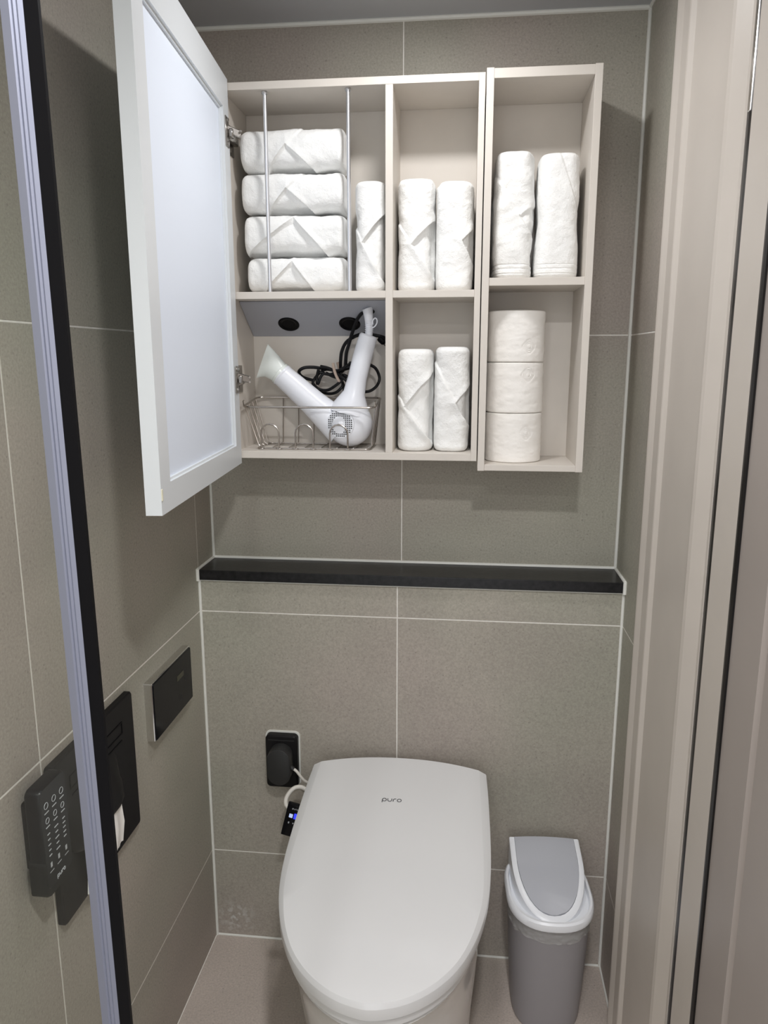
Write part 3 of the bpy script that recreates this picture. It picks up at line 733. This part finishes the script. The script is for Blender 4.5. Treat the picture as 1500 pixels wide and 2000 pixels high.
# rounded lower-case letters
def arc(cx, cz, rr, a0, a1, n=10): return [(cx+rr*math.cos(math.radians(a0+(a1-a0)*k/n)), cz+rr*math.sin(math.radians(a0+(a1-a0)*k/n))) for k in range(n+1)]
PURO = [arc(0.5, 0.5, 0.5, 180, -180, 20), [(0, 0.5), (0, -0.45)],
        [(1.35, 1.0), (1.35, 0.5)]+arc(1.85, 0.5, 0.5, 180, 360)[1:]+[(2.35, 1.0)],
        [(2.75, 0.0), (2.75, 0.5)]+arc(3.25, 0.5, 0.5, 180, 95)[1:]+[(3.45, 1.0)],
        arc(4.25, 0.5, 0.5, 0, 360, 20)]
def strokes(st_, sc_, rad, fn, bm=None):
    b = bm or bmesh.new()
    for s in st_:
        P = [fn(p[0]*sc_, p[1]*sc_) for p in s]
        tube(P, rad, 6, b)
    return b
lx0, ly0 = 0.4275-TX, -0.2635+0.40
def fnl(a, b):
    y = ly0+b*0.98
    return (lx0+a, y, lidz(y-0.40)+0.00535+0.0)
lg = strokes(PURO, 0.0082, 0.00085, fnl)
for v in lg.verts:
    zz = lidz(v.co.y-0.40)+0.0048; v.co.z = zz+(v.co.z-zz)*0.35
lgo = obj('logo', lg, M_INK, lido)
# bidet seat between lid and bowl
seat = bmesh.new()
loft([L3(0.014, -0.048), L3(0.006, -0.046), L3(0.005, -0.033), L3(0.008, -0.0292)], True, True, seat)
obj('seat', seat, M_LID, to, True)
# rear bidet housing
hs_ = bmesh.new()
rp = [(x, y+0.40) for x, y in dense(lid_outline(0.012)) if y > -0.205]
def hull_loop(z_fn, ins=0.0):
    xs = 0.176-ins; pts = [(xs, 0.195), (xs, 0.245)]
    for k in range(0, 13):
        t = 1-2*k/12; pts.append((t*xs, 0.283-ins-0.028*abs(t)**2.2))
    pts += [(-xs, 0.245), (-xs, 0.195)]
    return [(x, y-0.004, z_fn(y-0.40)) for x, y in pts]
loft([hull_loop(lambda y: 0.385), hull_loop(lambda y: lidz(y)-0.0290)], True, True, hs_)
obj('bidet_housing', hs_, M_LID, to, True)
# skirted bowl
def bowl_loop(z, k, ky, yb, front):
    """k scales the half width, front is the y of the nose"""
    out = []
    src = dense(lid_outline(0.010))
    for x, y in src:
        t = (y-(-0.1185))/(-0.6950+0.1185)
        yy = yb+(front-yb)*max(0, min(1, t))
        kk = k if t < 0.5 else k+(ky-k)*sst((t-0.5)/0.5)
        out.append((x*kk, yy+0.40, z))
    return out
bw = bmesh.new()
loft([bowl_loop(0.0, 0.86, 0.80, -0.108, -0.560), bowl_loop(0.004, 0.875, 0.82, -0.107, -0.566), bowl_loop(0.06, 0.885, 0.83, -0.106, -0.585), bowl_loop(0.14, 0.905, 0.86, -0.106, -0.608),
      bowl_loop(0.22, 0.935, 0.90, -0.106, -0.634), bowl_loop(0.30, 0.960, 0.94, -0.106, -0.657), bowl_loop(0.345, 0.975, 0.97, -0.106, -0.670),
      [(x, y, min(z_, 0.45)) for (x, y, z_) in [(x*0.985, (y), lidz(y-0.40)-0.0560) for x, y, z in L3(0.009, 0)]],
      [(x*0.97, y*0.97, z) for x, y, z in [(x, y, lidz(y-0.40)-0.0490) for x, y, z in L3(0.014, 0)]]], True, True, bw)
obj('bowl', bw, M_CER, to, True)

# small black status display hanging beside the lid, with its white hose
tg = thing('leak_display', 'small black display with a lit blue field beside the left edge of the lid', 'display', (0.2275, -0.205, 0.395))
tb_ = box(-0.022, 0.022, -0.006, 0.006, -0.038, 0.040, 0.002)
RT = Matrix.Rotation(math.radians(14), 4, 'Y')
for v in tb_.verts: v.co = RT @ v.co
obj('case', tb_, M_BLACKG, tg, True)
def onplate(bm):
    for v in bm.verts: v.co = RT @ v.co
    return bm
o = obj('blue_field', onplate(box(-0.003, 0.013, -0.0068, -0.0058, 0.008, 0.021)), M_BLUE, tg); o['label'] = 'glowing blue field'
obj('icon', onplate(box(-0.0135, -0.0055, -0.0066, -0.0058, 0.009, 0.018, 0.001)), M_WLED, tg)
obj('icon', onplate(box(-0.0125, -0.0095, -0.0066, -0.0058, -0.006, -0.002)), M_ICON, tg)
obj('icon', onplate(box(-0.0025, 0.0000, -0.0066, -0.0058, -0.005, -0.002)), M_ICON, tg)
s_ = strokes(PURO, 0.0026, 0.00035, lambda a, b: (-0.010+a, -0.0063, 0.030+b)); onplate(s_); obj('logo', s_, M_ICON, tg)
obj('hose', tube([(-0.004, 0.009, 0.020), (-0.020, 0.012, 0.028), (-0.021, 0.022, 0.042), (-0.008, 0.034, 0.056), (0.010, 0.040, 0.056), (0.026, 0.040, 0.040), (0.030, 0.042, 0.00)], 0.0048, 12, smooth=7), M_WCORD, tg, True)

# ---------------------------------------------------------------- outlet with round plug on the lower wall
ot = thing('wall_outlet', 'black upright wall outlet on the lower wall, left of the toilet lid', 'outlet', (0.181, LY, 0.485))
def rr_box(w_, h_, y0, y1, rad, chamf=0.0):
    p = rrect(w_, h_, rad); q = rrect(w_-2*chamf, h_-2*chamf, max(0.002, rad-chamf))
    return loft([[(x, y0, z) for x, z in p], [(x, y1+chamf, z) for x, z in p], [(x, y1, z) for x, z in q]])
obj('gasket', rr_box(0.080, 0.136, 0.0, -0.004, 0.012), M_SIL, ot, True)
obj('cover', rr_box(0.0735, 0.129, -0.001, -0.020, 0.010, 0.003), M_MATTE, ot, True)
obj('cover_seam', box(-0.030, 0.030, -0.0206, -0.0196, 0.0525, 0.0545), M_DGREY, ot)
pl = tag(obj('round_plug', loft([[(0.181+x*k, yy, 0.487+z*k) for x, z in rrect(0.054, 0.090, 0.0268, 10)] for yy, k in ((LY-0.0202, 1.0), (LY-0.046, 0.985), (LY-0.0495, 0.96), (LY-0.0505, 0.90))]), M_DGREY, None, True),
     'charcoal rounded plug pushed into the black wall outlet, white cable to the toilet', 'plug')
obj('cable', tube([(0.2075, LY-0.036, 0.482), (0.220, LY-0.038, 0.474), (0.238, LY-0.036, 0.450), (0.262, LY-0.020, 0.430), (0.272, LY-0.006, 0.40)], 0.0033, 10, smooth=6), M_WCORD, pl, True)
obj('strain_relief', tube([(0.200, LY-0.036, 0.488), (0.2125, LY-0.0375, 0.4785)], 0.0055, 12), M_DGREY, pl, True)

# ---------------------------------------------------------------- left wall fittings
# touch panel with chrome edge
tp = thing('touch_panel', 'chrome-edged black glass touch panel on the left wall above the paper holder', 'control panel', (0, -0.312, 0.7375))
def plate_x(w_, h_, x0, x1, rad, ch=0.0, n=6):   # rounded plate lying in the y-z plane, thickness along x
    p = rrect(w_, h_, rad, n); q = rrect(w_-2*ch, h_-2*ch, max(0.0008, rad-ch), n)
    return loft([[(x0, y, z) for y, z in p], [(x1-ch, y, z) for y, z in p], [(x1, y, z) for y, z in q]])
obj('chrome_frame', plate_x(0.196, 0.118, 0.0, 0.0155, 0.004, 0.0015), M_CHROME, tp, True)
obj('glass_face', plate_x(0.190, 0.112, 0.0155, 0.0175, 0.003, 0.0006), M_BLACKG, tp, True)
o = obj('display_window', plate_x(0.034, 0.011, 0.0170, 0.0179, 0.001), mat('dim_display', srgb(66, 66, 50), 0.4), tp); o.location = (0, 0.034, 0.018)
for (yy, zz, rr_) in ((0.030, -0.026, 0.006), (0.060, 0.0, 0.003)):
    o = obj('touch_key', tube([(0.0177, rr_*math.cos(a*pi/8), rr_*math.sin(a*pi/8)) for a in range(16)], 0.0004, 4, closed=True), mat('key_print', srgb(52, 52, 52), 0.5), tp); o.location = (0, yy, zz)

# toilet paper holder
HY, HZ = -0.6125, 0.6900
ph = thing('paper_holder', 'wide matte black paper holder on the left wall, partly behind the profile', 'paper holder', (0, HY, HZ))
obj('plate', plate_x(0.262, 0.256, 0.0, 0.0115, 0.007, 0.0025), M_MATTE, ph, True)
hood = bmesh.new()
prof = [(0.0115, 0.060), (0.0120, 0.050), (0.0150, 0.034), (0.0200, 0.014), (0.0260, -0.006), (0.0290, -0.020), (0.0285, -0.028), (0.0260, -0.033), (0.0210, -0.035), (0.0115, -0.035)]
loops = []
for t, k in ((-0.100, 0.05), (-0.097, 0.45), (-0.088, 0.80), (-0.070, 1.0), (0.032, 1.0), (0.050, 0.80), (0.060, 0.45), (0.063, 0.05)):
    loops.append([(0.0110+(x-0.0110)*k, t, z+(1-k)*0.012*(1 if z < 0 else -1)) for x, z in prof])
loft(loops, True, True, hood)
obj('hood', hood, M_MATTE, ph, True)
for yc in (0.056, -0.056):
    sb_ = bmesh.new()
    for a in ((-0.030, 0.030, 0.0895, 0.0915), (-0.030, 0.030, 0.0695, 0.0715), (0.028, 0.030, 0.0715, 0.0895), (-0.030, -0.028, 0.0715, 0.0895), (-0.026, 0.026, 0.0575, 0.0595)):
        box(0.0112, 0.0126, yc+a[0], yc+a[1], a[2], a[3], 0, 1, sb_)
    obj('embossed_slot', sb_, M_BLACK, ph)
pp = bmesh.new(); NY = 26; rows = []
for side_ in (0, 1):
    pass
zt_, loops = -0.034, []
for i in range(NY+1):
    y = -0.075+0.122*i/NY
    zb = -0.116+0.006*noise.noise(Vector((i*0.6, 0, 3)))+0.010*i/NY
    x = 0.019+0.0015*math.sin(i*0.7)+0.0015*noise.noise(Vector((i*0.9, 1, 0)))
    rows.append([(x+0.002, y, zt_), (x+0.0035+0.001*math.sin(i), y+0.002*math.sin(i), (zt_+zb)/2), (x, y, zb), (x-0.0015, y, zb+0.0005), (x+0.002, y, (zt_+zb)/2), (x+0.0025, y, zt_)])
loft(rows, True, True, pp)
tag(obj('paper_sheet', pp, M_PAPER, None, True, (0, HY, HZ)), 'white toilet paper end hanging out of the black holder', 'toilet paper')

# remote control in its cradle
RY, RZ = -0.7785, 0.7500
rm = thing('remote_control', 'black bidet remote control with white icons in a wall cradle, far left', 'remote control', (0, RY, RZ))
rb = rrect(0.064, 0.150, 0.009)
cr = obj('cradle', loft([[(x, y, z) for y, z in rrect(0.067, 0.060, 0.010, 6, 0, -0.056)] for x in (0.010, 0.030)]+[[(0.0335, y*0.97, -0.056+(z+0.056)*0.95) for y, z in rrect(0.067, 0.060, 0.010, 6, 0, -0.056)]]), M_MATTE, rm, True)
obj('body', loft([[(0.012, y*0.96, z*0.975) for y, z in rb], [(0.014, y, z) for y, z in rb], [(0.031, y, z) for y, z in rb], [(0.034, y*0.96, z*0.975) for y, z in rb]]), M_BLACKR, rm, True)
obj('wall_bracket', plate_x(0.044, 0.100, 0.0, 0.013, 0.004), M_MATTE, rm, True)
ic = bmesh.new()
def ringyz(cy_, cz_, rr_): tube([(0.0343, cy_+rr_*math.cos(a*pi/6), cz_+rr_*math.sin(a*pi/6)) for a in range(12)], 0.00045, 4, ic, closed=True)
def dash(cy_, cz_, w_, h_=0.0012): box(0.0338, 0.0346, cy_-w_/2, cy_+w_/2, cz_-h_/2, cz_+h_/2, 0, 1, ic)
for cy_ in (-0.019, 0.0, 0.019):
    ringyz(cy_, 0.048, 0.0045); dash(cy_, 0.038, 0.010)
    ringyz(cy_, 0.026, 0.0040); dash(cy_, 0.017, 0.009)
for k in range(5): dash(-0.019, 0.006-0.008*k, 0.006-0.001*(k % 2)); dash(0.0, 0.006-0.0085*k, 0.009-0.003*(k % 2)); dash(0.019, 0.006-0.007*k, 0.006)
obj('icon_print', ic, M_ICON, rm)
# three drops on the cradle and the lettering below
ic = bmesh.new()
for cy_ in (-0.019, 0.0, 0.019):
    box(0.0334, 0.0342, cy_-0.002, cy_+0.002, -0.044, -0.037, 0, 1, ic); box(0.0334, 0.0342, cy_-0.005, cy_+0.005, -0.0505, -0.0495, 0, 1, ic)
obj('icon_print', ic, M_ICON, cr)
obj('logo', strokes(PURO, 0.0042, 0.0005, lambda a, b: (0.0342, -0.008+a, -0.069+b)), M_ICON, cr)

# ---------------------------------------------------------------- rubbish bin
bn = thing('waste_bin', 'grey oval waste bin with a white rim and silver swing lid, right of the toilet', 'bin', (0.778, -0.222, 0), math.radians(3))
def oval(a, b, z, cx=0.0, cyy=0.0, n=48, p=2.4, backflat=0.0):
    out = []
    for k in range(n):
        t = 2*pi*k/n; c_, s_ = math.cos(t), math.sin(t)
        q = p if s_ < 0 else 4.0
        out.append((cx+a*math.copysign(abs(c_)**(2/q), c_), cyy+b*math.copysign(abs(s_)**(2/q), s_), z))
    return out
bb = loft([oval(0.064, 0.070, 0.0), oval(0.070, 0.076, 0.003), oval(0.0725, 0.078, 0.02), oval(0.079, 0.088, 0.14), oval(0.0840, 0.0945, 0.268), oval(0.0820, 0.0925, 0.268), oval(0.077, 0.085, 0.14), oval(0.068, 0.073, 0.008)], True, True)
obj('tub', bb, M_BINB, bn, True)
bag = []
for k in range(13):
    lp = oval(0.0862, 0.0966, 0.0, n=160)
    q = []
    for i, (x, y, z) in enumerate(lp):
        t = k/12; z = 0.269-(0.036+0.008*noise.noise(Vector((x*30, y*30, 5))))*t
        w_ = 1+0.030*t*noise.noise(Vector((x*70, y*70, z*160)))+0.016*noise.noise(Vector((x*160, y*160, z*260+9)))-0.02*t
        q.append((x*w_, y*w_, z))
    bag.append(q)
o = obj('bag_film', loft(bag, False, False), M_BAG, bn, True); o['label'] = 'crinkled clear bag edge'
rim = loft([oval(0.0865, 0.0985, 0.264), oval(0.0895, 0.1020, 0.2655), oval(0.0905, 0.1030, 0.271), oval(0.0895, 0.1020, 0.2800), oval(0.0865, 0.0985, 0.2835), oval(0.0820, 0.0935, 0.2830), oval(0.0795, 0.0910, 0.274), oval(0.0600, 0.0720, 0.2695), oval(0.040, 0.050, 0.2695)], False, False)
obj('rim', rim, M_BINW, bn, True)
# raised hood: U in plan, top face falls from the back to the front
def uplan(hw, yb, yf, n=22, fr_=0.55):
    fr_ = 0.68; pts = [(hw, yb)]
    for k in range(n+1):
        t = pi*k/n
        c_, s_ = math.cos(t), math.sin(t)
        y0 = yb+(yf-yb)*(1-fr_)
        pts.append((hw*math.copysign(abs(c_)**0.88, c_), y0+(yf-y0)*abs(s_)))
    pts.append((-hw, yb)); return pts
def hz(y): 
    t = (0.092-y)/(0.092+0.084)
    return 0.342-0.070*max(0.0, t)**1.30
def hood_z(y): return hz(y)
U0 = uplan(0.0760, 0.092, -0.0830); U1 = uplan(0.0735, 0.0915, -0.080)
U2 = uplan(0.0655, 0.0915, -0.0715)
hl = [[(x, y, 0.2680) for x, y in uplan(0.0760, 0.092, -0.0830)], [(x, y, hood_z(y)-0.002) for x, y in U0], [(x, y, hood_z(y)) for x, y in U1], [(x, y, hood_z(y)) for x, y in U2], [(x, y, hood_z(y)-0.004) for x, y in U2]]
hb_ = loft(hl, False, True)
obj('hood', hb_, M_BINW, bn, True)
flp = bmesh.new()
F = uplan(0.0645, 0.0913, -0.0705)
# flap surface as strips from front to back so that it follows the bent slope
ys = [0.0913-(0.0913+0.0703)*k/28 for k in range(29)]
def halfw(y):
    yb_, yf_ = 0.0913, -0.0705; y0 = yb_+(yf_-yb_)*0.32
    if y >= y0: return 0.0645
    s_ = min(1, (y0-y)/(y0-yf_)); th = math.asin(min(1, s_))
    return max(0.0006, 0.0645*max(0.0, math.cos(th))**0.88)
rows = []
for y in ys:
    w_ = halfw(y); rows.append([(w_*t, y, hood_z(y)+0.0008+0.0030*(w_/0.0645)**2*(1-t*t)) for t in [-1+2*k/16 for k in range(17)]])
rows2 = [[(x, y, z-0.004) for x, y, z in rw] for rw in rows]
loft([a+b[::-1] for a, b in zip(rows, rows2)], True, True, flp)
o = obj('swing_lid', flp, M_BINL, bn, True); o['label'] = 'glossy silver-grey swing lid'
